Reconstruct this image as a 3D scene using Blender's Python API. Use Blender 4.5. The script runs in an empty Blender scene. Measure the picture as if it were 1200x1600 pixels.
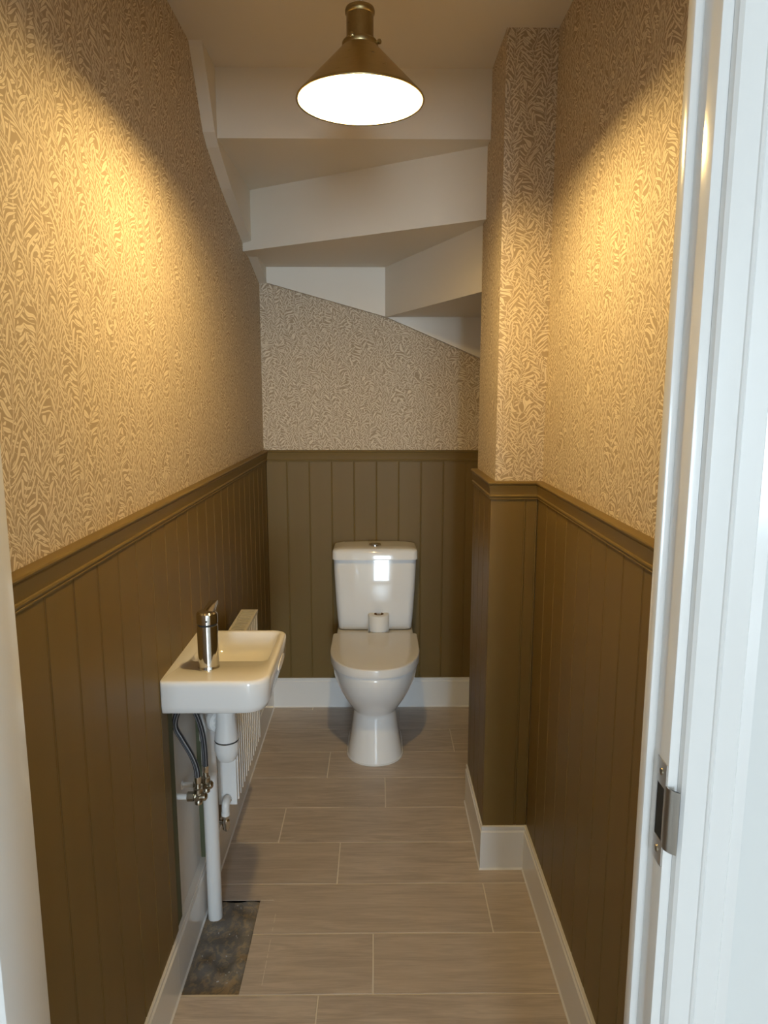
import bpy, bmesh, math, random
from mathutils import Vector, Matrix

random.seed(7)
SC = bpy.context.scene
COL = SC.collection

# ------------------------------------------------------------------ camera
CAM_H = 1.4512
PITCH, YAW, ROLL = math.radians(9.359), math.radians(0.612), math.radians(0.048)
cam_d = bpy.data.cameras.new('camera')
cam = bpy.data.objects.new('camera', cam_d)
COL.objects.link(cam)
cam_d.sensor_fit = 'AUTO'
cam_d.sensor_width = 36.0
cam_d.lens = 1107.3 / 1600.0 * 36.0
cam_d.clip_start = 0.02
fw = Vector((math.sin(YAW) * math.cos(PITCH), math.cos(YAW) * math.cos(PITCH), -math.sin(PITCH)))
r0 = Vector((math.cos(YAW), -math.sin(YAW), 0))
u0 = r0.cross(fw)
rt = r0 * math.cos(ROLL) + u0 * math.sin(ROLL)
up = rt.cross(fw)
m = Matrix((rt, up, -fw)).transposed().to_4x4()
m.translation = Vector((0, 0, CAM_H))
cam.matrix_world = m
SC.camera = cam

# ------------------------------------------------------------------ world, daylight, exposure
SC.view_settings.view_transform = 'Standard'
SC.view_settings.look = 'None'
SC.view_settings.gamma = 1.0
SC.view_settings.use_curve_mapping = False
SC.view_settings.exposure = 0.28
SC.cycles.use_denoising = True
SC.cycles.max_bounces = 8
SC.cycles.adaptive_threshold = 0.015
SC.cycles.diffuse_bounces = 5
SC.cycles.sample_clamp_indirect = 6.0
SC.cycles.caustics_reflective = False
SC.cycles.caustics_refractive = False

W = bpy.data.worlds.new('sky')
SC.world = W
W.use_nodes = True
W.node_tree.nodes['Background'].inputs[0].default_value = (0.62, 0.78, 1.0, 1)
W.node_tree.nodes['Background'].inputs[1].default_value = 1.0

# daylight entering through the glazed hall window behind the viewer
al = bpy.data.lights.new('hall_daylight', 'AREA')
al.shape = 'RECTANGLE'
al.size, al.size_y = 0.9, 1.8
al.energy = 175.0
al.color = (0.70, 0.86, 1.0)
alo = bpy.data.objects.new('hall_daylight', al)
COL.objects.link(alo)
alo.location = (0.40, -6.02, 1.30)
alo.rotation_euler = (math.radians(90), 0, 0)      # shines towards +Y

LAMP_POWER = 690.0
LAMP_COL = (1.0, 0.69, 0.26)

# ------------------------------------------------------------------ room dimensions (metres)
XL, XR = -0.5037, 0.4745          # wallpapered faces
YF, YB = 0.80, 3.1718             # inside of the door wall, back wall
ZC, ZD = 2.390, 1.2095            # ceiling, top of the dado rail
XP, YP, YPE = 0.3391, 2.0094, 2.362   # boxed pillar: left face, front face, back end
PT = 0.013                        # panelling thickness
SK = 0.143                        # skirting height
TOPZ = 2.75

# ------------------------------------------------------------------ node helper
class V:
    """a node socket with arithmetic"""
    def __init__(s, nt, sock): s.nt, s.k = nt, sock
    def _m(s, op, *a):
        n = s.nt.nodes.new('ShaderNodeMath'); n.operation = op
        for i, q in enumerate((s,) + a):
            if isinstance(q, V): s.nt.links.new(q.k, n.inputs[i])
            else: n.inputs[i].default_value = q
        return V(s.nt, n.outputs[0])
    def __add__(s, o): return s._m('ADD', o)
    def __sub__(s, o): return s._m('SUBTRACT', o)
    def __mul__(s, o): return s._m('MULTIPLY', o)
    def __truediv__(s, o): return s._m('DIVIDE', o)
    def floor(s): return s._m('FLOOR')
    def fract(s): return s._m('FRACT')
    def abs(s): return s._m('ABSOLUTE')
    def gt(s, o): return s._m('GREATER_THAN', o)
    def lt(s, o): return s._m('LESS_THAN', o)
    def max(s, o): return s._m('MAXIMUM', o)
    def min(s, o): return s._m('MINIMUM', o)
    def sin(s): return s._m('SINE')
    def ramp(s, lo, hi):
        n = s.nt.nodes.new('ShaderNodeMapRange'); n.interpolation_type = 'SMOOTHSTEP'
        s.nt.links.new(s.k, n.inputs[0]); n.inputs[1].default_value = lo; n.inputs[2].default_value = hi
        n.inputs[3].default_value = 0; n.inputs[4].default_value = 1
        return V(s.nt, n.outputs[0])

def new_mat(name, color=(.8, .8, .8), rough=.5, metal=0.0, spec=.5, coat=0.0):
    mt = bpy.data.materials.new(name); mt.use_nodes = True
    b = mt.node_tree.nodes['Principled BSDF']
    b.inputs['Base Color'].default_value = (*color, 1)
    b.inputs['Roughness'].default_value = rough
    b.inputs['Metallic'].default_value = metal
    b.inputs['Specular IOR Level'].default_value = spec
    b.inputs['Coat Weight'].default_value = coat
    mt.diffuse_color = (*color, 1)
    return mt, mt.node_tree, b

def coords(nt):
    g = nt.nodes.new('ShaderNodeNewGeometry')
    sp = nt.nodes.new('ShaderNodeSeparateXYZ'); nt.links.new(g.outputs['Position'], sp.inputs[0])
    return g, V(nt, sp.outputs[0]), V(nt, sp.outputs[1]), V(nt, sp.outputs[2])

def noise(nt, scale, detail=2.0, vec=None, rough=.5, dim='3D'):
    n = nt.nodes.new('ShaderNodeTexNoise'); n.noise_dimensions = dim
    n.inputs['Scale'].default_value = scale; n.inputs['Detail'].default_value = detail
    n.inputs['Roughness'].default_value = rough
    if vec is not None: nt.links.new(vec, n.inputs['Vector'])
    return n

def combine(nt, x, y, z=0.0):
    c = nt.nodes.new('ShaderNodeCombineXYZ')
    for i, q in enumerate((x, y, z)):
        if isinstance(q, V): nt.links.new(q.k, c.inputs[i])
        else: c.inputs[i].default_value = q
    return c.outputs[0]

def mixc(nt, fac, a, b):
    n = nt.nodes.new('ShaderNodeMix'); n.data_type = 'RGBA'
    if isinstance(fac, V): nt.links.new(fac.k, n.inputs[0])
    else: n.inputs[0].default_value = fac
    for i, q in ((6, a), (7, b)):
        if isinstance(q, tuple): n.inputs[i].default_value = (*q, 1)
        else: nt.links.new(q, n.inputs[i])
    return n.outputs[2]

def bump(nt, b, height, strength=.2, dist=.002):
    n = nt.nodes.new('ShaderNodeBump'); n.inputs['Strength'].default_value = strength
    n.inputs['Distance'].default_value = dist
    nt.links.new(height, n.inputs['Height']); nt.links.new(n.outputs[0], b.inputs['Normal'])

# ------------------------------------------------------------------ materials
def leaf_layer(nt, u, v, Wc, P, L, wm, k, q, seed):
    """columns of paired, curved lens-shaped leaves growing up a stem"""
    c = u / Wc
    col = c.floor()
    s = (c - col - .5) * Wc
    side = s.gt(0.0)
    a = s.abs()
    wn = nt.nodes.new('ShaderNodeTexWhiteNoise'); wn.noise_dimensions = '2D'
    nt.links.new(combine(nt, col, seed), wn.inputs['Vector'])
    vv = v + V(nt, wn.outputs['Value']) * P + side * (P * .5) - a * k + a * a * q
    ci = (vv / P).floor()
    d = ((vv / P).fract() - .5) * P
    w2 = nt.nodes.new('ShaderNodeTexWhiteNoise'); w2.noise_dimensions = '3D'
    nt.links.new(combine(nt, col * 2.0 + side, ci, seed), w2.inputs['Vector'])
    rnd = V(nt, w2.outputs['Value'])
    sp = nt.nodes.new('ShaderNodeSeparateColor'); nt.links.new(w2.outputs['Color'], sp.inputs[0])
    r2 = V(nt, sp.outputs[1])
    d = d + (r2 - .5) * (P * .25) + (rnd - .5) * a * .5
    t = (a - .0012) / (rnd * (L * .35) + L * .75)
    hw = (t * (t * -1.0 + 1.0)).max(0.0) * (t * -.5 + 1.25) * (wm * 4.0)
    leaf = (hw - d.abs()).ramp(-.0002, .0007)
    halo = (hw - d.abs()).ramp(-.0019, -.0012) * t.gt(-.03) * t.lt(1.06)
    stem = (a * -1.0 + .0007).ramp(-.0003, .0003)
    rib = (d.abs() * -1.0 + .00045).ramp(-.0003, .0003) * t.lt(.75)
    return leaf.max(stem * .8) - rib * .35 * leaf, halo.max(stem)

def make_wallpaper():
    mt, nt, b = new_mat('leaf_print_wallpaper', (.6, .5, .4), .72, spec=.3)
    g, X, Y, Z = coords(nt)
    u = X + Y
    base = combine(nt, u, Z, 0.0)
    n = noise(nt, 11.0, 1.0, base)
    sp = nt.nodes.new('ShaderNodeSeparateColor'); nt.links.new(n.outputs['Color'], sp.inputs[0])
    du = (V(nt, sp.outputs[0]) - .5) * .088
    dv = (V(nt, sp.outputs[1]) - .5) * .088
    u1, v1 = u + du + (Z * 21.0).sin() * .006, Z + dv
    A, H = leaf_layer(nt, u1, v1, .046, .0150, .0265, .0034, 1.45, 13.0, 1.0)
    u2, v2 = u * .90 + Z * .38 + du * 1.3 + 3.1, Z * .92 - u * .36 - dv
    B, _h = leaf_layer(nt, u2, v2, .036, .0165, .0230, .0033, 1.2, 12.0, 5.0)
    msk = A.max(B * (H * -1.0 + 1.0).max(0.0))
    n2 = noise(nt, 1.8, 1.0)
    ground = mixc(nt, V(nt, n2.outputs[0]), (.375, .288, .196), (.405, .315, .215))
    colr = mixc(nt, msk, ground, (.735, .645, .505))
    nt.links.new(colr, b.inputs['Base Color'])
    return mt

def make_paint(name, col, rough, var=.04, bumpy=.08, coat=0.0, scale=60.0, spec=.5):
    mt, nt, b = new_mat(name, col, rough, spec=spec, coat=coat)
    n = noise(nt, 2.2, 3.0)
    lo = tuple(c * (1 - var) for c in col); hi = tuple(min(1, c * (1 + var)) for c in col)
    nt.links.new(mixc(nt, V(nt, n.outputs[0]), lo, hi), b.inputs['Base Color'])
    n2 = noise(nt, scale, 3.0)
    bump(nt, b, n2.outputs[0], bumpy, .001)
    return mt

M = {}
M['paper'] = make_wallpaper()
M['olive'] = make_paint('olive_brown_eggshell', (.170, .112, .036), .46, .05, .10, scale=90, spec=.22)
M['ceil'] = make_paint('warm_white_ceiling_paint', (.72, .67, .60), .85, .02, .1)
M['gloss'] = make_paint('white_satin_woodwork_paint', (.80, .79, .77), .15, .015, .05, scale=40)
M['stair'] = make_paint('white_stair_soffit_paint', (.74, .69, .60), .5, .03, .1)
M['plaster'] = make_paint('bare_white_plaster', (.70, .69, .67), .8, .06, .25)
M['green'] = make_paint('green_moisture_board', (.105, .115, .060), .8, .12, .2)
M['hallwall'] = make_paint('hall_wall_paint', (.74, .74, .72), .8, .02, .05)
M['grout'] = make_paint('pale_grout', (.80, .74, .65), .9, .08, .3)
M['ceramic'] = make_paint('white_glazed_ceramic', (.85, .84, .82), .07, .01, .0, coat=.3)
M['plastic'] = make_paint('white_plastic', (.78, .77, .75), .28, .01, .0)
M['lidplastic'] = make_paint('white_gloss_seat_plastic', (.82, .80, .77), .10, .01, .0)
M['enamel'] = make_paint('white_radiator_enamel', (.80, .79, .77), .25, .01, .02)
M['chrome'], _, _ = new_mat('chrome', (.75, .74, .72), .08, 1.0)
M['nickel'], _, _ = new_mat('worn_plated_brass', (.50, .45, .36), .25, 1.0)
M['black'], _, _ = new_mat('black_recess', (.006, .006, .006), .8)
M['dark'], _, _ = new_mat('dark_rubber_seal', (.03, .03, .03), .5)
M['paperroll'] = make_paint('soft_tissue_paper', (.82, .80, .76), .95, .02, .4, scale=250)
M['core'] = make_paint('brown_card_core', (.22, .12, .05), .9, .1, .2)
M['steel'] = new_mat('brushed_steel', (.62, .60, .57), .32, 1.0)[0]

def make_brass():
    mt, nt, b = new_mat('antique_brushed_brass', (.30, .22, .10), .34, 1.0)
    g, X, Y, Z = coords(nt)
    n = noise(nt, 14.0, 3.0)
    nt.links.new(mixc(nt, V(nt, n.outputs[0]), (.40, .32, .165), (.50, .40, .21)), b.inputs['Base Color'])
    v = nt.nodes.new('ShaderNodeMapRange'); nt.links.new(n.outputs[0], v.inputs[0])
    v.inputs[3].default_value = .24; v.inputs[4].default_value = .36
    nt.links.new(v.outputs[0], b.inputs['Roughness'])
    return mt
M['brass'] = make_brass()
M['shadein'] = new_mat('white_enamel_shade_lining', (.85, .82, .75), .5)[0]

def make_tile():
    mt, nt, b = new_mat('wood_effect_porcelain', (.42, .34, .26), .38)
    oi = nt.nodes.new('ShaderNodeObjectInfo')
    g, X, Y, Z = coords(nt)
    R = V(nt, oi.outputs['Random'])
    vec = combine(nt, X * 1.6 + R * 17.0, Y * 14.0 + R * 9.0, R * 5.0)
    n1 = noise(nt, 2.0, 5.0, vec, .6); n1.inputs['Distortion'].default_value = 1.4
    vec2 = combine(nt, X * 6.0 + R * 31.0, Y * 130.0, R * 3.0)
    n2 = noise(nt, 2.0, 3.0, vec2, .6)
    f = V(nt, n1.outputs[0]).ramp(.30, .72) * .62 + V(nt, n2.outputs[0]).ramp(.3, .75) * .38
    c = mixc(nt, f, (.385, .330, .285), (.660, .580, .510))
    c2 = mixc(nt, R * .35, c, (.55, .47, .39))
    nt.links.new(c2, b.inputs['Base Color'])
    bump(nt, b, n2.outputs[0], .10, .0008)
    return mt
M['tile'] = make_tile()

def make_concrete():
    mt, nt, b = new_mat('rough_concrete', (.2, .17, .13), .95)
    n1 = noise(nt, 6.0, 4.0, rough=.5); n2 = noise(nt, 90.0, 6.0, rough=.75)
    c1 = mixc(nt, V(nt, n1.outputs[0]).ramp(.44, .60), (.30, .28, .25), (.50, .40, .28))
    c2 = mixc(nt, V(nt, n2.outputs[0]).ramp(.50, .80) * .45, c1, (.52, .48, .41))
    nt.links.new(c2, b.inputs['Base Color'])
    bump(nt, b, n2.outputs[0], .8, .006)
    return mt
M['concrete'] = make_concrete()

def make_hose():
    mt, nt, b = new_mat('striped_braided_hose', (.1, .1, .1), .4, .3)
    uv = nt.nodes.new('ShaderNodeUVMap')
    sp = nt.nodes.new('ShaderNodeSeparateXYZ'); nt.links.new(uv.outputs[0], sp.inputs[0])
    st = ((V(nt, sp.outputs[0]) * 7.0).fract() - .5).abs().ramp(.36, .46)
    nt.links.new(mixc(nt, st, (.035, .036, .040), (.42, .42, .44)), b.inputs['Base Color'])
    return mt
M['hose'] = make_hose()

def make_emit(name, col, s):
    mt = bpy.data.materials.new(name); mt.use_nodes = True
    nt = mt.node_tree; nt.nodes.clear()
    e = nt.nodes.new('ShaderNodeEmission'); e.inputs[0].default_value = (*col, 1); e.inputs[1].default_value = s
    o = nt.nodes.new('ShaderNodeOutputMaterial'); nt.links.new(e.outputs[0], o.inputs[0])
    return mt
M['bulb'] = make_emit('glowing_bulb', LAMP_COL, LAMP_POWER)

# ------------------------------------------------------------------ object helpers
def link(name, me, mat=None, parent=None):
    o = bpy.data.objects.new(name, me); COL.objects.link(o)
    if mat is not None:
        for q in (mat if isinstance(mat, (list, tuple)) else [mat]): me.materials.append(q)
    if parent is not None: o.parent = parent
    return o

def tag(o, label, cat, group=None):
    o['label'] = label; o['category'] = cat
    if group: o['group'] = group
    return o

def struct(o):
    o['kind'] = 'structure'; return o

def empty(name, loc):
    o = bpy.data.objects.new(name, None); COL.objects.link(o); o.location = loc
    o.empty_display_size = .05
    return o

def mesh(name, verts, faces, smooth=False, angle=None):
    me = bpy.data.meshes.new(name); me.from_pydata([tuple(v) for v in verts], [], faces); me.update()
    bm = bmesh.new(); bm.from_mesh(me); bmesh.ops.recalc_face_normals(bm, faces=bm.faces)
    if smooth:
        for f in bm.faces: f.smooth = True
        if angle:
            for e in bm.edges:
                if len(e.link_faces) == 2 and e.calc_face_angle(0) > math.radians(angle): e.smooth = False
    bm.to_mesh(me); bm.free()
    return me

def child_mesh(name, verts, faces, mat, root, smooth=False, angle=None, under=None):
    """part of `root`, verts in world space, root unrotated"""
    L = root.location
    return link(name, mesh(name, [(v[0] - L[0], v[1] - L[1], v[2] - L[2]) for v in verts], faces, smooth, angle), mat, under or root)

def box_vf(x0, x1, y0, y1, z0, z1, off=0):
    v = [(x0, y0, z0), (x1, y0, z0), (x1, y1, z0), (x0, y1, z0), (x0, y0, z1), (x1, y0, z1), (x1, y1, z1), (x0, y1, z1)]
    f = [(0, 3, 2, 1), (4, 5, 6, 7), (0, 1, 5, 4), (1, 2, 6, 5), (2, 3, 7, 6), (3, 0, 4, 7)]
    return v, [tuple(i + off for i in q) for q in f]

def boxes(*bs):
    V_, F_ = [], []
    for b in bs:
        v, f = box_vf(*b, off=len(V_)); V_ += v; F_ += f
    return V_, F_

def merge(*vfs):
    V_, F_ = [], []
    for v, f in vfs:
        o = len(V_); V_ += list(v); F_ += [tuple(i + o for i in q) for q in f]
    return V_, F_

def bevel_me(me, w, seg=2, angle=30):
    bm = bmesh.new(); bm.from_mesh(me)
    es = [e for e in bm.edges if len(e.link_faces) == 2 and e.calc_face_angle(0) > math.radians(angle)]
    bmesh.ops.bevel(bm, geom=es, offset=w, segments=seg, affect='EDGES', profile=.5, clamp_overlap=True)
    for f in bm.faces: f.smooth = True
    for e in bm.edges:
        if len(e.link_faces) == 2 and e.calc_face_angle(0) > math.radians(40): e.smooth = False
    bm.to_mesh(me); bm.free(); return me

def prism(poly, axis, a0, a1):
    """extrude a 2-D polygon along axis; poly coords are the two remaining axes in order"""
    def mk(p, a):
        if axis == 'x': return (a, p[0], p[1])
        if axis == 'y': return (p[0], a, p[1])
        return (p[0], p[1], a)
    n = len(poly)
    v = [mk(p, a0) for p in poly] + [mk(p, a1) for p in poly]
    f = [tuple(range(n)), tuple(range(2 * n - 1, n - 1, -1))] + [(i, (i + 1) % n, n + (i + 1) % n, n + i) for i in range(n)]
    return v, f

def loft(rings, cap0=True, cap1=True, closed=True):
    n = len(rings[0]); v = [p for r in rings for p in r]; f = []
    for k in range(len(rings) - 1):
        for i in range(n if closed else n - 1):
            j = (i + 1) % n
            f.append((k * n + i, k * n + j, (k + 1) * n + j, (k + 1) * n + i))
    if cap0: f.append(tuple(range(n))[::-1])
    if cap1: f.append(tuple(range((len(rings) - 1) * n, len(rings) * n)))
    return v, f

def lathe(prof, c, seg=40, axis='z', cap0=True, cap1=True):
    """profile [(r, h)] about an axis through c"""
    rings = []
    for r, h in prof:
        ring = []
        for i in range(seg):
            a = 2 * math.pi * i / seg; p, q = r * math.cos(a), r * math.sin(a)
            ring.append({'z': (c[0] + p, c[1] + q, c[2] + h), 'x': (c[0] + h, c[1] + p, c[2] + q),
                         'y': (c[0] + p, c[1] + h, c[2] + q)}[axis])
        rings.append(ring)
    return loft(rings, cap0, cap1)

def catmull(pts, n=10):
    P = [Vector(p) for p in pts]; P = [P[0] * 2 - P[1]] + P + [P[-1] * 2 - P[-2]]; out = []
    for i in range(1, len(P) - 2):
        for k in range(n):
            t = k / n; a, b, c, d = P[i - 1:i + 3]
            out.append(.5 * ((2 * b) + (c - a) * t + (2 * a - 5 * b + 4 * c - d) * t * t + (3 * b - a - 3 * c + d) * t ** 3))
    out.append(P[-2]); return out

def tube(path, r, seg=16, closed_caps=True):
    path = [Vector(p) for p in path]; rings = []
    t = (path[1] - path[0]).normalized()
    nrm = t.orthogonal().normalized()
    for i, p in enumerate(path):
        tt = (path[min(i + 1, len(path) - 1)] - path[max(i - 1, 0)]).normalized()
        nrm = (nrm - tt * nrm.dot(tt)).normalized(); bn = tt.cross(nrm)
        rr = r[i] if isinstance(r, (list, tuple)) else r
        rings.append([tuple(p + (nrm * math.cos(a) + bn * math.sin(a)) * rr) for a in [2 * math.pi * k / seg for k in range(seg)]])
    return loft(rings, closed_caps, closed_caps)

def rrect(x0, x1, y0, y1, rad, k=8, m=6):
    """rounded rectangle, same point count for any size: corners (x0y0, x1y0, x1y1, x0y1)"""
    cs = [(x0, y0, 180), (x1, y0, 270), (x1, y1, 0), (x0, y1, 90)]
    sg = [(1, 1), (-1, 1), (-1, -1), (1, -1)]
    pts = []
    arcs = []
    for (cx, cy, a0), (sx, sy), r in zip(cs, sg, rad):
        ox, oy = cx + sx * r, cy + sy * r
        arcs.append([(ox + r * math.cos(math.radians(a0 + 90 * i / k)), oy + r * math.sin(math.radians(a0 + 90 * i / k))) for i in range(k + 1)])
    for i in range(4):
        pts += arcs[i]; a, b = arcs[i][-1], arcs[(i + 1) % 4][0]
        for j in range(1, m): pts.append((a[0] + (b[0] - a[0]) * j / m, a[1] + (b[1] - a[1]) * j / m))
    return pts

def rail(name, prof, p0, d0, p1, d1, mat):
    """moulding: profile (offset, z) swept from p0 to p1, offset directions d0/d1 give the mitres"""
    rings = [[(p[0] + d[0] * o, p[1] + d[1] * o, z) for o, z in prof] for p, d in ((p0, d0), (p1, d1))]
    return struct(link(name, mesh(name, *loft(rings), smooth=True, angle=28), mat))

# ------------------------------------------------------------------ shell
def wall(name, paper, plain, parent=None):
    """paper boxes above the dado, plain boxes below / elsewhere, one mesh with two materials"""
    v1, f1 = boxes(*paper) if paper else ([], [])
    v2, f2 = boxes(*plain[0]) if plain else ([], [])
    v, f = merge((v1, f1), (v2, f2))
    me = mesh(name, v, f)
    o = struct(link(name, me, [M['paper'], plain[1] if plain else M['plaster']], parent))
    for i, p in enumerate(me.polygons): p.material_index = 0 if i < len(f1) else 1
    return o

TH = .10
wl = wall('wall_left', [(XL - TH, XL, YF, YB + TH, ZD - .03, TOPZ)], ([(XL - TH, XL, YF, YB + TH, -.05, ZD - .03)], M['plaster']))
wb = wall('wall_back', [(XL, XR, YB, YB + TH, ZD - .03, TOPZ)], ([(XL, XR, YB, YB + TH, -.05, ZD - .03)], M['plaster']))
wr = wall('wall_right', [(XR, XR + TH, YF, YB + TH, ZD - .03, TOPZ)], ([(XR, XR + TH, YF, YB + TH, -.05, ZD - .03)], M['plaster']))
wp = wall('wall_pillar', [(XP, XR, YP, YPE, ZD - .03, TOPZ)], ([(XP, XR, YP, YPE, -.05, ZD - .03)], M['plaster']))
# door wall between hall and cloakroom, with the door opening
DX0, DX1, DZ = -0.445, 0.354, 2.06       # rough opening
DY0, DY1 = 0.7335, YF
HX0, HX1, HY0 = -1.25, 1.55, -6.1
struct(link('wall_front', mesh('wall_front', *boxes((HX0, DX0, DY0, DY1, -.05, TOPZ), (DX1, HX1, DY0, DY1, -.05, TOPZ), (DX0, DX1, DY0, DY1, DZ, TOPZ))), M['hallwall']))
struct(link('ceiling', mesh('ceiling', *boxes((XL, XR, YF, 2.244, ZC, ZC + .06))), M['ceil']))
struct(link('sky_block_lid', mesh('sky_block_lid', *boxes((XL - TH, XR + TH, YF, YB + TH, TOPZ, TOPZ + .06))), M['ceil']))  # unseen lid added over everything to keep sky light out
# hall around the viewer
struct(link('floor_hall', mesh('floor_hall', *boxes((HX0, HX1, HY0 - .1, DY0, -.06, -.001))), M['tile']))
struct(link('ceiling_hall', mesh('ceiling_hall', *boxes((HX0, HX1, HY0 - .1, DY0, ZC, ZC + .06))), M['ceil']))
struct(link('wall_hall_left', mesh('wall_hall_left', *boxes((HX0 - .1, HX0, HY0 - .1, DY1, -.05, ZC + .05))), M['hallwall']))
struct(link('wall_hall_right', mesh('wall_hall_right', *boxes((HX1, HX1 + .1, HY0 - .1, DY1, -.05, ZC + .05))), M['hallwall']))
WX0, WX1, WZ0, WZ1 = -0.10, 0.90, .35, 2.25
struct(link('wall_hall_back', mesh('wall_hall_back', *boxes((HX0, WX0, HY0 - .1, HY0, -.05, ZC), (WX1, HX1, HY0 - .1, HY0, -.05, ZC), (WX0, WX1, HY0 - .1, HY0, -.05, WZ0), (WX0, WX1, HY0 - .1, HY0, WZ1, ZC))), M['hallwall']))
t = .05
struct(link('window_1', mesh('window_1', *boxes((WX0, WX0 + t, HY0 - .08, HY0 - .03, WZ0, WZ1), (WX1 - t, WX1, HY0 - .08, HY0 - .03, WZ0, WZ1),
      (WX0 + t, WX1 - t, HY0 - .08, HY0 - .03, WZ0, WZ0 + t), (WX0 + t, WX1 - t, HY0 - .08, HY0 - .03, WZ1 - t, WZ1))), M['gloss']))

# ------------------------------------------------------------------ floor: wood-effect tiles on a grout bed, one patch of bare concrete
HOX0, HOX1, HOY0, HOY1 = -0.483, -0.339, 1.528, 1.856
FX0, FX1 = XL + .002, XR - .002
fl = struct(link('floor', mesh('floor', *boxes(
    (FX0, HOX0, DY0, YB, -.05, -.0013), (HOX1, FX1, DY0, YB, -.05, -.0013),
    (HOX0, HOX1, DY0, HOY0, -.05, -.0013), (HOX0, HOX1, HOY1, YB, -.05, -.0013), (HOX0, HOX1, HOY0, HOY1, -.05, -.022))), M['grout']))
ROW0, RP = 1.524, .2
joints = {-1: (-.144,), 0: (-.010,), 1: (.319,), 2: (-.120,), 3: (-.323,), 4: (.031,), 5: (-.191,), 6: (.321,), 7: (.10,), 8: (-.3,), -2: (.22,), -3: (-.3,), -4: (.05,)}
GAP = .0018
def tile(poly):
    v, f = prism(poly, 'z', -.0105, 0.0)
    link('floor_tile', bevel_me(mesh('floor_tile', v, f), .0009, 1, 60), M['tile'], fl)
for r in range(-4, 9):
    y0, y1 = max(ROW0 + r * RP, DY0), min(ROW0 + (r + 1) * RP, YB)
    if y1 - y0 < .02: continue
    y0 += GAP; y1 -= GAP
    xs = [FX0] + [j for j in joints[r]] + [FX1]
    for i in range(len(xs) - 1):
        a, b = xs[i] + (GAP if i else 0), xs[i + 1] - (GAP if i < len(xs) - 2 else 0)
        if r == 0 and i == 0: tile([(HOX1, y0), (b, y0), (b, y1), (HOX1, y1)])
        elif r == 1 and i == 0: tile([(HOX1, y0), (b, y0), (b, y1), (a, y1), (a, HOY1), (HOX1, HOY1)])
        else: tile([(a, y0), (b, y0), (b, y1), (a, y1)])
# bare concrete bed inside the cut-out
N1, N2 = 30, 64
rg = random.Random(3)
vs, fs = [], []
ph = [(rg.uniform(0, 6), rg.uniform(0, 6), rg.uniform(20, 90), rg.uniform(20, 90)) for _ in range(9)]
for j in range(N2 + 1):
    for i in range(N1 + 1):
        x = HOX0 + (HOX1 - HOX0) * i / N1; y = HOY0 + (HOY1 - HOY0) * j / N2
        h = sum(math.sin(x * c + a) * math.sin(y * d + b) for a, b, c, d in ph) * .0011 + rg.uniform(-.0006, .0006)
        vs.append((x, y, min(-.002, -.0070 + h)))
for j in range(N2):
    for i in range(N1):
        k = j * (N1 + 1) + i; fs.append((k, k + 1, k + N1 + 2, k + N1 + 1))
me = mesh('concrete_patch', vs, fs, True); cp = link('concrete_patch', me, M['concrete'], fl)
cp['label'] = 'rectangle of bare rough concrete where floor tile is cut away'
# loose chips on the concrete
vf = []
for _ in range(26):
    x, y = rg.uniform(HOX0 + .01, HOX1 - .008), rg.uniform(HOY0 + .01, HOY1 - .01); s = rg.uniform(.0006, .0014); an = rg.uniform(0, 3)
    l = s * rg.uniform(1, 4)
    v, f = box_vf(-l, l, -s, s, 0, s * .8)
    vf.append(([(x + p[0] * math.cos(an) - p[1] * math.sin(an), y + p[0] * math.sin(an) + p[1] * math.cos(an), p[2] - .0055) for p in v], f))
v, f = merge(*vf); ch = link('plaster_crumbs', mesh('plaster_crumbs', v, f), M['plaster'], fl); ch['kind'] = 'stuff'

# broken pale scratch on the tiles beside the cut-out
vf = []
for y0, y1 in ((1.553, 1.60), (1.606, 1.632), (1.640, 1.655), (1.664, 1.705), (1.735, 1.748), (1.765, 1.80)):
    vf.append(box_vf(-.2874, -.2864, y0, y1, -.0002, .0004))
vf.append(box_vf(-.338, -.300, 1.8555, 1.8565, -.0002, .0004))
v, f = merge(*vf); sc_ = link('scratch_mark', mesh('scratch_mark', v, f), M['grout'], fl); sc_['kind'] = 'stuff'

# ------------------------------------------------------------------ panelling: one mesh per plank kind, shared
def plank_profile(w, t=PT):
    return [(0, 0), (0, t - .0018), (.0007, t - .0018), (.0020, t - .0005), (.0034, t - .0001), (.0048, t - .0005), (.0058, t - .0014),
            (.0068, t), (w - .0006, t), (w, t - .0012), (w, 0)]
PCACHE = {}
def plank(wallo, origin, ang, s0, s1, z0, z1, mat=None, thick=PT, nm='plank'):
    w = s1 - s0; key = (round(w, 4), round(z1 - z0, 4), thick, mat is None)
    if key not in PCACHE:
        v, f = prism(plank_profile(w, thick) if mat is None else [(0, 0), (0, thick), (w, thick), (w, 0)], 'z', 0, z1 - z0)
        me = mesh('plank', v, f, True, 20); me.materials.append(mat or M['olive']); PCACHE[key] = me
    o = link(nm, PCACHE[key], None, wallo)
    o.location = (origin[0] + math.cos(ang) * s0, origin[1] + math.sin(ang) * s0, z0)
    o.rotation_euler = (0, 0, ang)
    return o
PZ0, PZ1 = .13, ZD - .022
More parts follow.
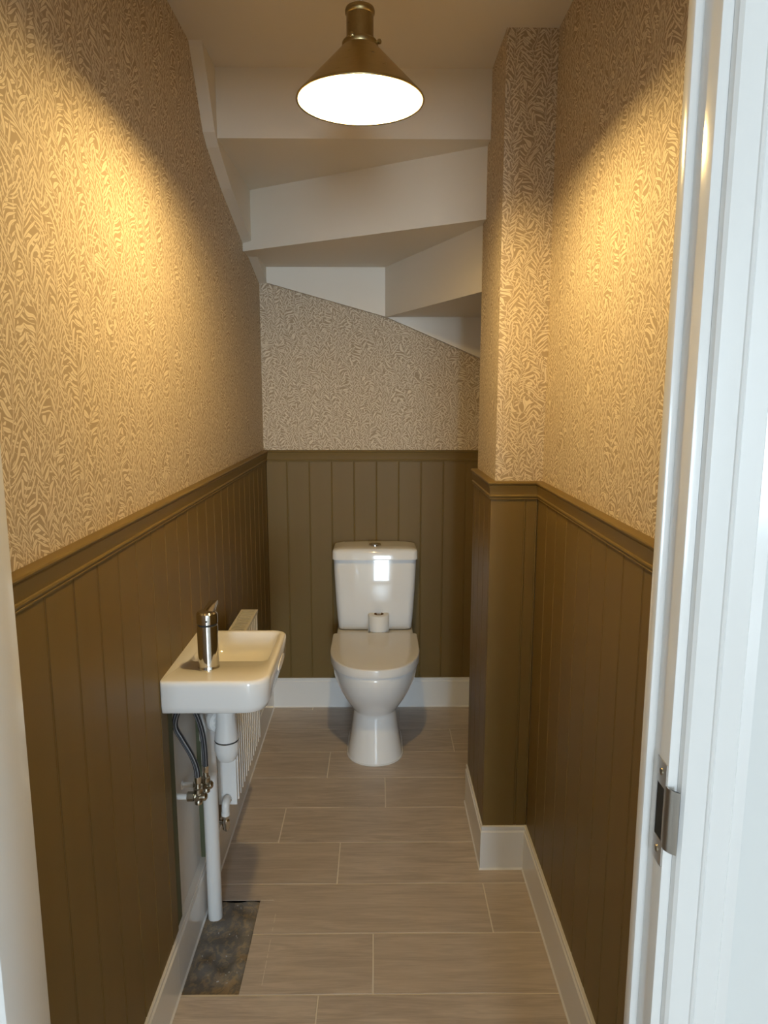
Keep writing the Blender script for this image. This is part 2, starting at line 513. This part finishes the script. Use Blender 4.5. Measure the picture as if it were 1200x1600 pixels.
# left wall: local +y of the plank must point to +X  -> run along -Y
SL0, SL1 = 1.572, 1.855          # open strip under the basin
def left(y0, y1, z0, z1, **k): return plank(wl, (XL, y1), -math.pi / 2, 0, y1 - y0, z0, z1, **k)
ed = [YF] + [1.02 + .1 * i for i in range(-1, 22) if YF + .02 < 1.02 + .1 * i < YB - .02] + [YB]
for a, b in zip(ed[:-1], ed[1:]):
    if b <= SL0 or a >= SL1: left(a, b, PZ0, PZ1); continue
    left(a, b, .76, PZ1)
    if a < SL0: left(a, SL0, PZ0, .76)
    if b > SL1: left(SL1, b, PZ0, .76)
g1 = left(SL0, SL0 + .046, PZ0, .76, mat=M['green'], thick=.0085, nm='board_edge')
g2 = left(SL1 - .003, SL1 - .0002, PZ0, .76, mat=M['green'], thick=.0126, nm='board_edge')
for q in (g1, g2): q['label'] = 'raw green edge of the cut panelling'
# back wall: plank faces -Y -> run along -X
for a, b in zip(*(lambda e: (e[:-1], e[1:]))([XL + PT] + [-.397 + .1 * i for i in range(9)] + [XR])):
    plank(wb, (b, YB), math.pi, 0, b - a, PZ0, PZ1)
# right wall: faces -X -> run along +Y
e = [YF] + [1.183 + .1 * i for i in range(-3, 9) if 1.183 + .1 * i < YP - .03] + [YP - PT]
for a, b in zip(e[:-1], e[1:]): plank(wr, (XR, a), math.pi / 2, 0, b - a, PZ0, PZ1)
e = [YPE, 2.5, 2.6, 2.7, 2.8, 2.9, 3.0, 3.1, YB - PT]
for a, b in zip(e[:-1], e[1:]): plank(wr, (XR, a), math.pi / 2, 0, b - a, PZ0, PZ1)
# pillar
e = [XP - PT, .428, XR - PT]
for a, b in zip(e[:-1], e[1:]): plank(wp, (b, YP), math.pi, 0, b - a, PZ0, PZ1)
e = [YP, 2.11, 2.21, 2.31, YPE]
for a, b in zip(e[:-1], e[1:]): plank(wp, (XP, a), math.pi / 2, 0, b - a, PZ0, PZ1)

# ------------------------------------------------------------------ dado rail and skirting
z = ZD
DADO = [(0, z), (.019, z), (.0222, z - .0012), (.0235, z - .0038), (.0228, z - .0068), (.0205, z - .0085), (.0190, z - .0095), (.0195, z - .0112),
        (.0200, z - .0120), (.0190, z - .017), (.0172, z - .025), (.0160, z - .033), (.0158, z - .0375), (.0182, z - .0390), (.0190, z - .0415), (.0182, z - .0440), (.0162, z - .0455), (.0162, z - .0475), (.0172, z - .0485), (.0165, z - .051), (0, z - .051)]
SKP = [(0, SK), (.0195, SK), (.0212, SK - .0015), (.0205, SK - .010), (.0195, SK - .0145), (.0205, SK - .016), (.0230, SK - .019), (.0232, .005), (.027, 0), (0, 0)]
SKP2 = [(o - .003 if 0 < o else 0, h) for o, h in SKP]
for nm, pr, mt in (('trim', DADO, M['olive']), ('baseboard', SKP, M['gloss'])):
    lp = SKP2 if pr is SKP else pr
    def N(i, s): return 'trim_%d' % i if nm == 'trim' else 'baseboard_' + s
    if pr is SKP:
        rail('baseboard_left', lp, (XL, YF), (1, 0), (XL, 1.5335), (1, 0), mt)
        rail('baseboard_left_far', lp, (XL, 1.5345), (1, 0), (XL, YB), (1, -1), mt)
    else: rail(N(1, 'left'), lp, (XL, YF), (1, 0), (XL, YB), (1, -1), mt)
    rail(N(2, 'back'), lp, (XL, YB), (1, -1), (XR, YB), (-1, -1), mt)
    rail(N(3, 'recess'), pr, (XR, YB), (-1, -1), (XR, YPE), (-1, 0), mt)
    rail(N(4, 'pillar_side'), lp, (XP, YP), (-1, -1) if pr is not SKP else (-1, -1.18), (XP, YPE), (-1, 0), mt)
    rail(N(5, 'pillar_front'), pr, (XP, YP), (-1, -1) if pr is not SKP else (-.85, -1), (XR, YP), (-1, -1), mt)
    rail(N(6, 'right'), pr, (XR, YP), (-1, -1), (XR, YF), (-1, 0), mt)

# ------------------------------------------------------------------ door frame
LX0, LX1 = -0.411, 0.3275      # lining faces
def trim(n, *bs, bev=.0015, name=None):
    nmx = name or 'trim_%d' % n
    return struct(link(nmx, bevel_me(mesh(nmx, *boxes(*bs)), bev, 2), M['gloss']))
trim(7, (LX1, DX1 + .0, DY0 + .001, DY1 + .002, 0, DZ))                       # right lining
trim(8, (LX1 - .0095, LX1 + .001, .7745, .7935, 0, DZ - .02), bev=.002)           # right door stop
trim(9, (DX0, LX0, .688, .782, 0, DZ), bev=.002)                                # left lining / stop
trim(10, (LX0, LX1, DY0 + .001, DY1 + .002, DZ - .03, DZ))                        # head lining
# moulded architrave on the hall side (profile across its width)
AR = [(0, .019), (.0015, .012), (.005, .0085), (.0085, .0080), (.0275, .0065), (.0282, .0045), (.0305, .0030), (.033, .0045), (.034, .0065), (.0560, .0035), (.0575, .005), (.0685, .002), (.070, .019)]
ax0 = .3385
v, f = prism([(ax0 + a, DY0 - .019 + b) for a, b in AR], 'z', 0, DZ + .03)
struct(link('trim_11', mesh('trim_11', v, f, True, 30), M['gloss']))
v, f = prism([(LX0 - .016 - a, DY0 - .019 + b) for a, b in AR], 'z', 0, DZ + .03)
struct(link('trim_12', mesh('trim_12', v, f, True, 30), M['gloss']))
v, f = prism([(DZ - .012 + a, DY0 - .019 + b) for a, b in AR], 'z', LX0 - .016, ax0)
v = [(p[2], p[1], p[0]) for p in v]
struct(link('trim_13', mesh('trim_13', v, f, True, 30), M['gloss']))

# strike plate let into the right lining
sx = LX1 - .0012
root = empty('strike_plate', (sx, .757, .918)); tag(root, 'steel strike plate with lip on the white door frame', 'strike plate')
py0, py1, z0, z1 = .7365, .7625, .915, 1.040
vf = boxes((sx, sx + .0018, py0, py1, z0, .945), (sx, sx + .0018, py0, py1, 1.010, z1), (sx, sx + .0018, py1 - .004, py1, .945, 1.010), (sx, sx + .0018, py0, py0 + .003, .945, 1.010))
plate = child_mesh('plate', *vf, M['steel'], root)
child_mesh('latch_hole', *boxes((sx + .0007, sx + .0014, py0 + .003, py1 - .004, .945, 1.010)), M['black'], root)
lip = [(py0 + .001, sx), (py0 - .006, sx + .0005), (py0 - .012, sx + .004), (py0 - .0155, sx + .010), (py0 - .0165, sx + .010), (py0 - .013, sx + .005), (py0 - .006, sx + .0019), (py0 + .001, sx + .0018)]
v, f = prism([(b, a) for a, b in lip], 'z', .940, 1.016)
child_mesh('lip', v, f, M['steel'], root, True, 40)
for zz in (.930, 1.026):
    s = child_mesh('screw', *lathe([(.0042, -.0006), (.0042, .0002), (.003, .0004)], (sx - .0002, .7495, zz), 16, 'x'), M['nickel'], root, under=plate)
    child_mesh('screw_slot', *boxes((sx - .0009, sx - .0007,   .7490, .7500, zz - .0028, zz + .0028)), M['black'], root, under=plate)

# ------------------------------------------------------------------ winder staircase seen from below
S1, S2, S3 = 2.198, 1.987, 1.782
st = empty('staircase', (-.05, 2.7, S3)); tag(st, 'white painted underside of winder stairs above the toilet', 'staircase')
def sr(name, v, f): return child_mesh(name, v, f, M['stair'], st)
def riser(p, q, z0, z1, th=.018):
    d = (Vector(q) - Vector(p)).normalized(); n = Vector((d.y, -d.x))     # thickness away from viewer
    if n.y < 0: n = -n
    P = [Vector(p), Vector(q), Vector(q) + n * th, Vector(p) + n * th]
    sr('riser', *prism([tuple(a) for a in P], 'z', z0, z1))
def tread(poly, z): sr('tread', *prism(poly, 'z', z, z + .022))
R2a, R2b = (XL, 2.806), (XP + .004, 2.300)
R3a, R3b = (.0255, YB), (XP + .004, 2.372)
riser((XL, 2.244), (XP + .004, 2.244), S1, ZC + .06)
tread([(XL, 2.250), (XP + .004, 2.250), R2b, R2a], S1 + .001)
riser(R2a, R2b, S2, S1 + .022)
tread([(R2a[0], R2a[1] + .008), (R2b[0], R2b[1] + .008), R3b, R3a, (XL, YB)], S2 + .001)
riser(R3a, R3b, S3, S2 + .022)
tread([(R3a[0] + .01, R3a[1]), (R3b[0] + .01, R3b[1]), (XR, YPE + .01), (XR, YB)], S3 + .001)
# wall strings
LS = [(2.085, ZC), (2.150, 2.302), (2.215, 2.205), (2.262, 2.178), (2.442, 2.111), (2.755, 2.028), (YB, 1.925), (YB, 2.30), (2.60, 2.5), (2.244, 2.5), (2.244, ZC)]
sr('wall_string', *prism(LS, 'x', XL, -.468))
BS = [(-.468, 1.924), (.041, 1.784), (.456, 1.609), (XR, 1.60), (XR, S3 + .02), (.041, S2 + .02), (-.468, S2 + .02)]
sr('wall_string', *prism(BS, 'y', YB - .030, YB))

# ------------------------------------------------------------------ pendant lamp
LX, LY, RZ = -.031, 1.50, 2.018
lamp = empty('pendant_lamp', (LX, LY, RZ)); tag(lamp, 'aged brass cone pendant lamp glowing under the ceiling', 'lamp')
C = (LX, LY, RZ)
out = [(.1240, 0), (.1248, .0015), (.1240, .004), (.1215, .0065), (.0340, .0970), (.0325, .0995)]
inn = [(.1232, 0), (.1218, .0035), (.1200, .0055), (.0325, .0955), (.0310, .0990)]
shade = child_mesh('lamp_shade', *lathe(out, C, 72, cap0=False, cap1=False), M['brass'], lamp, True, 50)
child_mesh('shade_lining', *lathe(inn, C, 72, cap0=False, cap1=True), M['shadein'], lamp, True, 50, under=shade)
child_mesh('shade_rim', *lathe([(.1215, .0004), (.1245, -.0012), (.1258, .0006), (.1252, .0026), (.1225, .0018)], C, 72, cap0=False, cap1=False), M['brass'], lamp, True, under=shade)
collar = child_mesh('collar', *lathe([(.034, .0965), (.0350, .0985), (.0350, .1040), (.0325, .1075), (.0265, .1090)], C, 48), M['brass'], lamp, True, 35)
child_mesh('lamp_holder', *lathe([(.0262, .1080), (.0262, .1530), (.0285, .1560), (.0288, .1610), (.0275, .1650), (.0220, .1680), (.008, .1690), (.004, .174)], C, 48), M['brass'], lamp, True, 35)
for an, zz in ((-112, .1035), (-22, .1010), (128, .1030)):
    a = math.radians(an); d = Vector((math.cos(a), math.sin(a), 0)); p = Vector(C) + Vector((0, 0, zz))
    path = [p + d * .030, p + d * .037, p + d * .0372, p + d * .0385, p + d * .0425, p + d * .044]
    child_mesh('thumb_screw', *tube(path, [.002, .002, .0035, .0045, .0045, .002], 16), M['brass'], lamp, True, 40, under=collar)
child_mesh('cable', *tube([(LX, LY, RZ + .172), (LX, LY, 2.30), (LX, LY, ZC - .02)], .0022, 12), M['plastic'], lamp, True)
child_mesh('ceiling_rose', *lathe([(.006, -.030), (.020, -.028), (.042, -.018), (.048, -.006), (.048, 0)], (LX, LY, ZC), 40), M['brass'], lamp, True, 35)
BR, BZ = .027, .030
prof = [(max(.0005, BR * math.sin(math.pi * i / 12)), BZ - BR * math.cos(math.pi * i / 12)) for i in range(10)] + [(.014, BZ + .036), (.0135, BZ + .050)]
child_mesh('bulb', *lathe(prof, C, 24), M['bulb'], lamp, True)

# ------------------------------------------------------------------ toilet
TX = -.007
toi = empty('toilet', (TX, 2.80, 0)); tag(toi, 'white close-coupled toilet with closed lid against the back panelling', 'toilet')
def oval(z, hw, yf, ym, yb, ef=2.0, eb=4.5, n=30):
    pts = []
    for i in range(n):                     # front half, from +x round the front to -x
        a = math.pi * i / n
        c, s = math.cos(a), math.sin(a)
        pts.append((TX + hw * math.copysign(abs(c) ** (2 / ef), c), ym - (ym - yf) * abs(s) ** (2 / ef), z))
    for i in range(n):
        a = math.pi + math.pi * i / n
        c, s = math.cos(a), math.sin(a)
        pts.append((TX + hw * math.copysign(abs(c) ** (2 / eb), c), ym + (yb - ym) * abs(s) ** (2 / eb), z))
    return pts
PAN = [(0.000, .1120, 2.612, 2.735, 2.98), (.006, .1115, 2.612, 2.735, 2.98), (.03, .1075, 2.618, 2.735, 2.98), (.08, .0985, 2.630, 2.74, 2.98), (.13, .0915, 2.640, 2.745, 2.985),
       (.175, .0865, 2.648, 2.75, 2.99), (.187, .0860, 2.650, 2.75, 2.99), (.194, .0890, 2.645, 2.75, 2.99), (.205, .0985, 2.632, 2.755, 3.0), (.23, .1140, 2.604, 2.76, 3.01), (.26, .1315, 2.573, 2.765, 3.02),
       (.295, .1490, 2.546, 2.77, 3.03), (.33, .1635, 2.527, 2.775, 3.05), (.362, .1725, 2.516, 2.78, 3.07), (.388, .1760, 2.512, 2.78, 3.09), (.396, .1755, 2.513, 2.78, 3.10), (.400, .1730, 2.516, 2.78, 3.10)]
child_mesh('pan', *loft([oval(*p, ef=2.15) for p in PAN]), M['ceramic'], toi, True, 50)
# platform behind the seat that carries the cistern
pl = [[(TX + x, y, zz) for x, y in rrect(-w, w, 2.88, 3.145, (.02, .02, .01, .01))] for zz, w in ((.30, .12), (.36, .150), (.395, .165), (.417, .168), (.421, .165))]
child_mesh('cistern_platform', *loft(pl), M['ceramic'], toi, True, 50)
SEAT = dict(ef=2.25, eb=36)
child_mesh('seat', *loft([oval(zz, w, yf, 2.755, 2.925, **SEAT) for zz, w, yf in ((.4012, .1765, 2.513), (.402, .1775, 2.512), (.4055, .1775, 2.512), (.406, .176, 2.514))]), M['lidplastic'], toi, True, 50)
child_mesh('lid', *loft([oval(zz, w, yf, 2.755, 2.928, **SEAT) for zz, w, yf in ((.4066, .1785, 2.510), (.4075, .1800, 2.508), (.4330, .1805, 2.508), (.4365, .1800, 2.509), (.4388, .1785, 2.511), (.4398, .1755, 2.516), (.4412, .14, 2.56), (.4418, .09, 2.62))]), M['lidplastic'], toi, True, 50)
for s in (-1, 1):
    child_mesh('hinge', *lathe([(.008, -.022), (.009, -.020), (.009, .020), (.008, .022)], (TX + s * .09, 2.938, .424), 20, 'x'), M['plastic'], toi, True, 40)
def cring(zz, hw, yf, yb, bow, r=.028):
    pts = rrect(-hw, hw, yf, yb, (r, r, .012, .012), 8, 10)
    return [(TX + x, y - (bow * (1 - (x / hw) ** 2) if y < (yf + yb) / 2 else 0), zz) for x, y in pts]
CY = 3.152
cis = [(.4225, .157, 3.030, .002), (.427, .1625, 3.020, .005), (.48, .1665, 3.003, .009), (.54, .1705, 2.997, .010), (.60, .1742, 2.9985, .010), (.66, .1775, 3.0040, .010), (.70, .1797, 3.0100, .010), (.744, .1820, 3.0180, .010), (.746, .178, 3.022, .010)]
child_mesh('cistern', *loft([cring(a, b, c, CY, d) for a, b, c, d in cis]), M['ceramic'], toi, True, 50)
lidr = [(.7465, .1800, 3.000, .008), (.748, .1855, 2.993, .009), (.778, .1850, 2.995, .009), (.784, .1838, 2.998, .009), (.789, .1805, 3.004, .009), (.792, .174, 3.014, .008), (.795, .14, 3.045, .006)]
def lidring(a, b, c, d):
    return [(x, y, zz + (.004 * (1 - ((x - TX) / .19) ** 2) if a > .785 else 0)) for x, y, zz in cring(a, b, c, CY, d, .022)]
clid = child_mesh('cistern_lid', *loft([lidring(*q) for q in lidr]), M['ceramic'], toi, True, 50)
def ell(cx, cy, a, b, zz, n=32): return [(cx + a * math.cos(2 * math.pi * i / n), cy + b * math.sin(2 * math.pi * i / n), zz) for i in range(n)]
fb = child_mesh('flush_button', *loft([ell(TX, 3.056, .0275, .0225, .7985), ell(TX, 3.056, .0275, .0225, .8045), ell(TX, 3.056, .0245, .0195, .8065), ell(TX, 3.056, .023, .018, .8055)]), M['chrome'], toi, True, 40, under=clid)
child_mesh('floor_sealant', *loft([oval(.0002, .1170, 2.606, 2.735, 2.985, ef=2.15), oval(.004, .1135, 2.610, 2.735, 2.98, ef=2.15)]), M['plastic'], toi, True)
for s in (-1, 1):
    child_mesh('fixing_cap', *lathe([(.007, 0), (.007, .002), (.005, .004), (.001, .0045)], (TX + s * .0985, 2.80, .055), 16, 'x'), M['plastic'], toi, True, 40)

# toilet roll standing on the ledge between lid and cistern
RX, RY, RB = .0095, 2.9745, .4215
roll = empty('toilet_roll', (RX, RY, RB)); tag(roll, 'white toilet roll standing on the ledge behind the lid', 'toilet roll')
child_mesh('paper_roll', *lathe([(.0215, .0), (.0425, .0), (.0445, .002), (.0448, .045), (.0445, .088), (.0425, .090), (.0215, .090), (.0210, .045)], (RX, RY, RB), 48, cap0=False, cap1=False), M['paperroll'], roll, True, 50)
child_mesh('cardboard_core', *lathe([(.0210, .002), (.0210, .0897), (.0190, .0897), (.0195, .002)], (RX, RY, RB), 32, cap0=False, cap1=False), M['core'], roll, True, 50)
child_mesh('loose_sheet', *boxes((RX - .0468, RX - .0454, RY - .030, RY + .006, RB + .002, RB + .088)), M['paperroll'], roll)

# ------------------------------------------------------------------ wash basin on the left wall
BX0, BX1, BY0, BY1, BT, BB = XL + PT, -.246, 1.520, 1.882, .812, .731
bas = empty('wash_basin', (BX0, 1.70, BB)); tag(bas, 'small white ceramic wash basin fixed to the left wall', 'basin')
rad = (.006, .050, .034, .006)
def br(ins, z, r=None, fx=0, k=1):
    rr = tuple(max(.004, q - ins * .6) for q in (r or rad))
    return [(x, y, z) for x, y in rrect(BX0 + (0 if ins < .012 else ins - .01), BX1 - ins - fx, BY0 + ins, BY1 - ins, rr)]
rings = [br(.085, BB + .012, fx=.0), br(.030, BB + .002, fx=.0), br(.012, BB, fx=.006), br(.006, BB + .004, fx=.004), br(.0015, BB + .020, fx=.001), br(0, BT - .012), br(.001, BT - .004), br(.004, BT - .0008), br(.008, BT)]
# rim to bowl
def bw(x0, x1, y0, y1, z, r): return [(x, y, z) for x, y in rrect(x0, x1, y0, y1, (r, r, r, r))]
rings += [bw(-.458, -.264, 1.648, 1.866, BT - .0005, .020), bw(-.455, -.267, 1.653, 1.863, BT - .004, .020), bw(-.449, -.272, 1.664, 1.857, BT - .020, .022),
          bw(-.440, -.280, 1.680, 1.848, BT - .045, .028), bw(-.428, -.292, 1.700, 1.836, BT - .058, .030), bw(-.39, -.33, 1.745, 1.795, BT - .063, .024), bw(-.382, -.338, 1.752, 1.788, BT - .066, .017)]
bb = child_mesh('basin_body', *loft(rings), M['ceramic'], bas, True, 60)
child_mesh('waste', *lathe([(.021, -.002), (.021, .001), (.015, .0015), (.012, -.001)], (-.36, 1.77, BT - .064), 28), M['chrome'], bas, True, 40, under=bb)
child_mesh('front_oval', *loft([[(BX1 - .0005 + dx, 1.745 + a * .055, .772 + b * .012) for a, b in [(math.cos(2 * math.pi * i / 28), math.sin(2 * math.pi * i / 28)) for i in range(28)]] for dx in (-.004, .0012)]), M['ceramic'], bas, True, 40, under=bb)  # raised ceramic oval on the basin's front face

# monobloc mixer tap
TPX, TPY = -.399, 1.609
tap = empty('basin_tap', (TPX, TPY, BT)); tag(tap, 'chrome cylindrical mixer tap standing on the basin corner', 'tap')
T = (TPX, TPY, BT)
child_mesh('tap_body', *lathe([(.0255, -.0005), (.0258, .002), (.0250, .004), (.0245, .010), (.0243, .100), (.0240, .1055), (.0232, .1060)], T, 48), M['chrome'], tap, True, 35)
child_mesh('tap_band', *lathe([(.0222, .1055), (.0222, .1100)], T, 48), M['dark'], tap, True, 40)
tcap = child_mesh('tap_cap', *lathe([(.0232, .1100), (.0245, .1108), (.0247, .1280), (.0240, .1345), (.0200, .1385), (.0020, .1400)], T, 48), M['chrome'], tap, True, 35)
child_mesh('temperature_mark', *lathe([(.0022, -.0002), (.0022, .0004), (.0012, .0006)], (TPX + .004, TPY - .0250, BT + .120), 14, 'y'), M['dark'], tap, True, under=tcap)
lvr = [[(TPX + .004 + dx, TPY + yy + dz * -.3, BT + zz + dz) for dx, dz in rrect(-hw, hw, -ht, ht, (ht * .8,) * 4, 4, 2)] for yy, zz, hw, ht in
       ((-.006, .1355, .013, .003), (.010, .1385, .0135, .0042), (.030, .1415, .0125, .004), (.052, .145, .011, .0035), (.058, .146, .010, .002))]
child_mesh('tap_lever', *loft(lvr), M['chrome'], tap, True, 50, under=tcap)
sp = catmull([(TPX - .012, TPY + .012, BT + .062), (TPX - .015, TPY + .050, BT + .066), (TPX - .018, TPY + .085, BT + .060), (TPX - .018, TPY + .096, BT + .046)], 8)
child_mesh('tap_spout', *tube(sp, .0105, 20), M['chrome'], tap, True, 50)

# ------------------------------------------------------------------ bottle trap and waste pipe
PX, PY = -.457, 1.800
bt = empty('bottle_trap', (-.392, 1.735, .52)); tag(bt, 'white plastic bottle trap hanging under the basin', 'waste trap')
Q = (-.392, 1.735, 0)
tn = child_mesh('tail_nut', *lathe([(.022, .736), (.022, .700), (.027, .698), (.028, .690), (.028, .652), (.025, .648)], Q, 28), M['plastic'], bt, True, 35)
child_mesh('trap_body', *lathe([(.0235, .650), (.0240, .640), (.0262, .610), (.0305, .572), (.0310, .566)], Q, 40), M['plastic'], bt, True, 45)
child_mesh('seal_ring', *lathe([(.0308, .566), (.0314, .564), (.0308, .562)], Q, 40), M['dark'], bt, True, 45)
child_mesh('trap_cup', *lathe([(.0318, .562), (.0322, .558), (.0322, .540), (.0300, .528), (.0250, .514), (.0200, .508), (.0010, .505)], Q, 40), M['plastic'], bt, True, 35)
for i in range(10):
    a = 2 * math.pi * i / 10; c, s = math.cos(a), math.sin(a)
    v, f = box_vf(-.0018, .0018, .0265, .0302, .655, .688)
    child_mesh('nut_rib', [(Q[0] + p[0] * c - p[1] * s, Q[1] + p[0] * s + p[1] * c, p[2]) for p in v], f, M['plastic'], bt, under=tn)
d = (Vector((PX, PY, 0)) - Vector((Q[0], Q[1], 0))).normalized()
def along(prof, z0, seg=28):
    path = [Vector((Q[0], Q[1], z0)) + d * a for a, _ in prof]
    return tube(path, [r for _, r in prof], seg)
child_mesh('outlet', *along([(.010, .0200), (.030, .0200), (.0301, .0300), (.036, .0315), (.048, .0315), (.050, .0285), (.0501, .0255), (.062, .0255)], .605), M['plastic'], bt, True, 40)

wpz = empty('waste_pipe', (PX, PY, -.01)); tag(wpz, 'white plastic waste pipe rising from the concrete patch', 'pipe')
dist = (Vector((PX, PY, 0)) - Vector((Q[0], Q[1], 0))).length
bend = catmull([Vector((Q[0], Q[1], .605)) + d * .064, Vector((Q[0], Q[1], .605)) + d * (dist - .012), (PX, PY, .588), (PX, PY, .56)], 8)
child_mesh('elbow', *tube(bend, .0225, 24), M['plastic'], wpz, True, 40)
child_mesh('pipe', *lathe([(.0195, -.010), (.0200, -.009), (.0200, .560)], (PX, PY, 0), 32), M['plastic'], wpz, True, 40)
child_mesh('elbow_socket', *lathe([(.0202, .530), (.0232, .531), (.0238, .562), (.0225, .566)], (PX, PY, 0), 32), M['plastic'], wpz, True, 40)

# ------------------------------------------------------------------ isolating valves with sleeves, and braided hoses
def valve(y, z, reach, label):
    r = empty('isolating_valve', (XL, y, z)); tag(r, label, 'valve', 'isolating valves under the basin')
    o = (XL, y, z)
    child_mesh('wall_sleeve', *lathe([(.0115, 0), (.0115, .002), (.0078, .0025), (.0076, .036)], o, 24, 'x'), M['plastic'], r, True, 35)
    child_mesh('compression_nut', *lathe([(.0085, .030), (.0120, .031), (.0120, .047), (.0095, .049)], o, 6, 'x'), M['nickel'], r)
    child_mesh('valve_body', *lathe([(.0080, .047), (.0092, .050), (.0075, .055), (.0078, .060), (.0105, .063), (.0110, .070), (.0105, .076), (.0060, .080)], o, 24, 'x'), M['nickel'], r, True, 35)
    c = (XL + reach, y, z)
    child_mesh('elbow', *lathe([(.0050, -.020), (.0095, -.019), (.0100, -.012), (.0085, -.009), (.0085, .009), (.0112, .011), (.0112, .022), (.0080, .024), (.0070, .034)], c, 20), M['nickel'], r, True, 35)
    child_mesh('valve_screw', *lathe([(.0060, -.014), (.0060, -.0105), (.0045, -.010)], c, 16, 'y'), M['nickel'], r, True, 35)
    return c
c1 = valve(1.636, .462, .058, 'plated valve with white wall sleeve, nearer of the two under the basin')
c2 = valve(1.700, .456, .062, 'plated valve with white wall sleeve, farther one beside the waste pipe')

def hose(pts, r, label):
    path = catmull(pts, 14)
    t_ = empty('flexible_hose', tuple(pts[0])); tag(t_, label, 'hose', 'hoses under the basin')
    v, f = tube(path, r, 28, False)
    o = child_mesh('hose_braid', v, f, M['hose'], t_, True)
    me = o.data; uv = me.uv_layers.new(name='UVMap'); n = 28
    for p in me.polygons:
        idx = [i for i in p.vertices]; ks = [i % n for i in idx]
        for li, k in zip(p.loop_indices, ks):
            kk = k
            if max(ks) - min(ks) > 1 and k == 0: kk = n
            uv.data[li].uv = (kk / n, (me.loops[li].vertex_index // n) / 40)
    a = Vector(pts[0]); b = (Vector(pts[1]) - a).normalized()
    child_mesh('crimp', *tube([a - b * .004, a + b * .001, a + b * .016, a + b * .0165], [r * .9, r * 1.22, r * 1.22, r], 20), M['chrome'], t_, True, 35)
hose([(c1[0], c1[1], c1[2] + .038), (c1[0] - .001, c1[1], .535), (c1[0] - .012, c1[1], .572), (c1[0] - .034, c1[1], .616), (c1[0] - .049, c1[1], .650), (c1[0] - .040, c1[1], .688), (c1[0] - .012, c1[1] - .004, .726)], .0073, 'dark striped hose with sharp bend, left of the two under the basin')
hose([(c2[0], c2[1], c2[2] + .038), (c2[0], c2[1], .545), (c2[0] - .003, c2[1] - .004, .600), (c2[0] - .012, c2[1] - .012, .650), (c2[0] - .028, c2[1] - .024, .700), (c2[0] - .034, c2[1] - .032, .726)], .0073, 'dark striped hose running straighter, right of the two under the basin')

# ------------------------------------------------------------------ radiator
RXF, RXB, RY0, RY1, RZ0, RZ1 = -.402, -.458, 1.893, 2.318, .280, .735
ra = empty('radiator', ((RXF + RXB) / 2, (RY0 + RY1) / 2, RZ0)); tag(ra, 'white fluted panel radiator on the left wall behind the basin', 'radiator')
nf = 13; pit = (RY1 - RY0 - .016) / nf
poly = [(RXF - .012, RY0 + .004), (RXF - .007, RY0 + .004)]
for i in range(nf):
    y = RY0 + .008 + i * pit
    poly += [(RXF - .007, y), (RXF - .007, y + pit * .26), (RXF + .0, y + pit * .40), (RXF + .0, y + pit * .86), (RXF - .007, y + pit * 1.0 - .0005)]
poly += [(RXF - .007, RY1 - .004), (RXF - .012, RY1 - .004)]
child_mesh('front_panel', *prism(poly, 'z', RZ0 + .006, RZ1 - .012), M['enamel'], ra, True, 50)
child_mesh('back_panel', *boxes((RXB, RXB + .008, RY0 + .004, RY1 - .004, RZ0 + .006, RZ1 - .012)), M['enamel'], ra)
for y in (RY0, RY1 - .0025):
    o = child_mesh('side_panel', *boxes((RXB, RXF - .002, y, y + .0025, RZ0, RZ1 - .006)), M['enamel'], ra); bevel_me(o.data, .0008, 1)
v, f = boxes((RXB, RXB + .007, RY0, RY1, RZ1 - .008, RZ1), (RXF - .007, RXF, RY0, RY1, RZ1 - .010, RZ1), (RXB + .007, RXF - .007, RY0, RY0 + .006, RZ1 - .008, RZ1), (RXB + .007, RXF - .007, RY1 - .006, RY1, RZ1 - .008, RZ1))
child_mesh('grille_frame', v, f, M['enamel'], ra)
ns = 20
gs = []
for i in range(ns):
    y = RY0 + .010 + i * (RY1 - RY0 - .020) / ns
    gs.append((RXB + .007, RXF - .007, y, y + .0070, RZ1 - .0055, RZ1 - .0015))
v, f = boxes(*gs); o = child_mesh('grille_slats', v, f, M['enamel'], ra); o['kind'] = 'stuff'
for y in (RY0 + .08, RY1 - .08):
    child_mesh('wall_bracket', *boxes((XL + PT, RXB, y - .012, y + .012, .40, .62)), M['enamel'], ra)

# radiator valve at the near bottom corner
rv = empty('radiator_valve', (-.430, 1.872, .23)); tag(rv, 'white capped chrome valve at the near end of the radiator', 'valve')
rx = -.431
pth = catmull([(rx, RY0 + .0, .300), (rx, RY0 - .016, .304), (rx - .001, RY0 - .026, .294), (rx - .0015, RY0 - .028, .272)], 8)
child_mesh('elbow_cap', *tube(pth, .0115, 20), M['plastic'], rv, True, 40)
child_mesh('union_nut', *lathe([(.0135, -.0005), (.0135, -.010), (.0125, -.0115)], (rx, RY0, .300), 6, 'y'), M['chrome'], rv)
o = (rx - .0015, RY0 - .028, .270)
child_mesh('cap_end', *lathe([(.0118, .006), (.0125, .004), (.0125, -.004), (.0100, -.006)], o, 24), M['plastic'], rv, True, 35)
child_mesh('valve_body', *lathe([(.0085, -.004), (.0095, -.010), (.0080, -.016), (.0112, -.020), (.0115, -.034), (.0095, -.040), (.0100, -.046), (.0060, -.053), (.0010, -.055)], o, 24), M['chrome'], rv, True, 35)
child_mesh('tail_pipe', *tube([(o[0], o[1], o[2] - .028), (o[0] - .030, o[1] + .003, o[2] - .028), (XL + PT, o[1] + .005, o[2] - .028)], .0072, 16), M['chrome'], rv, True, 40)
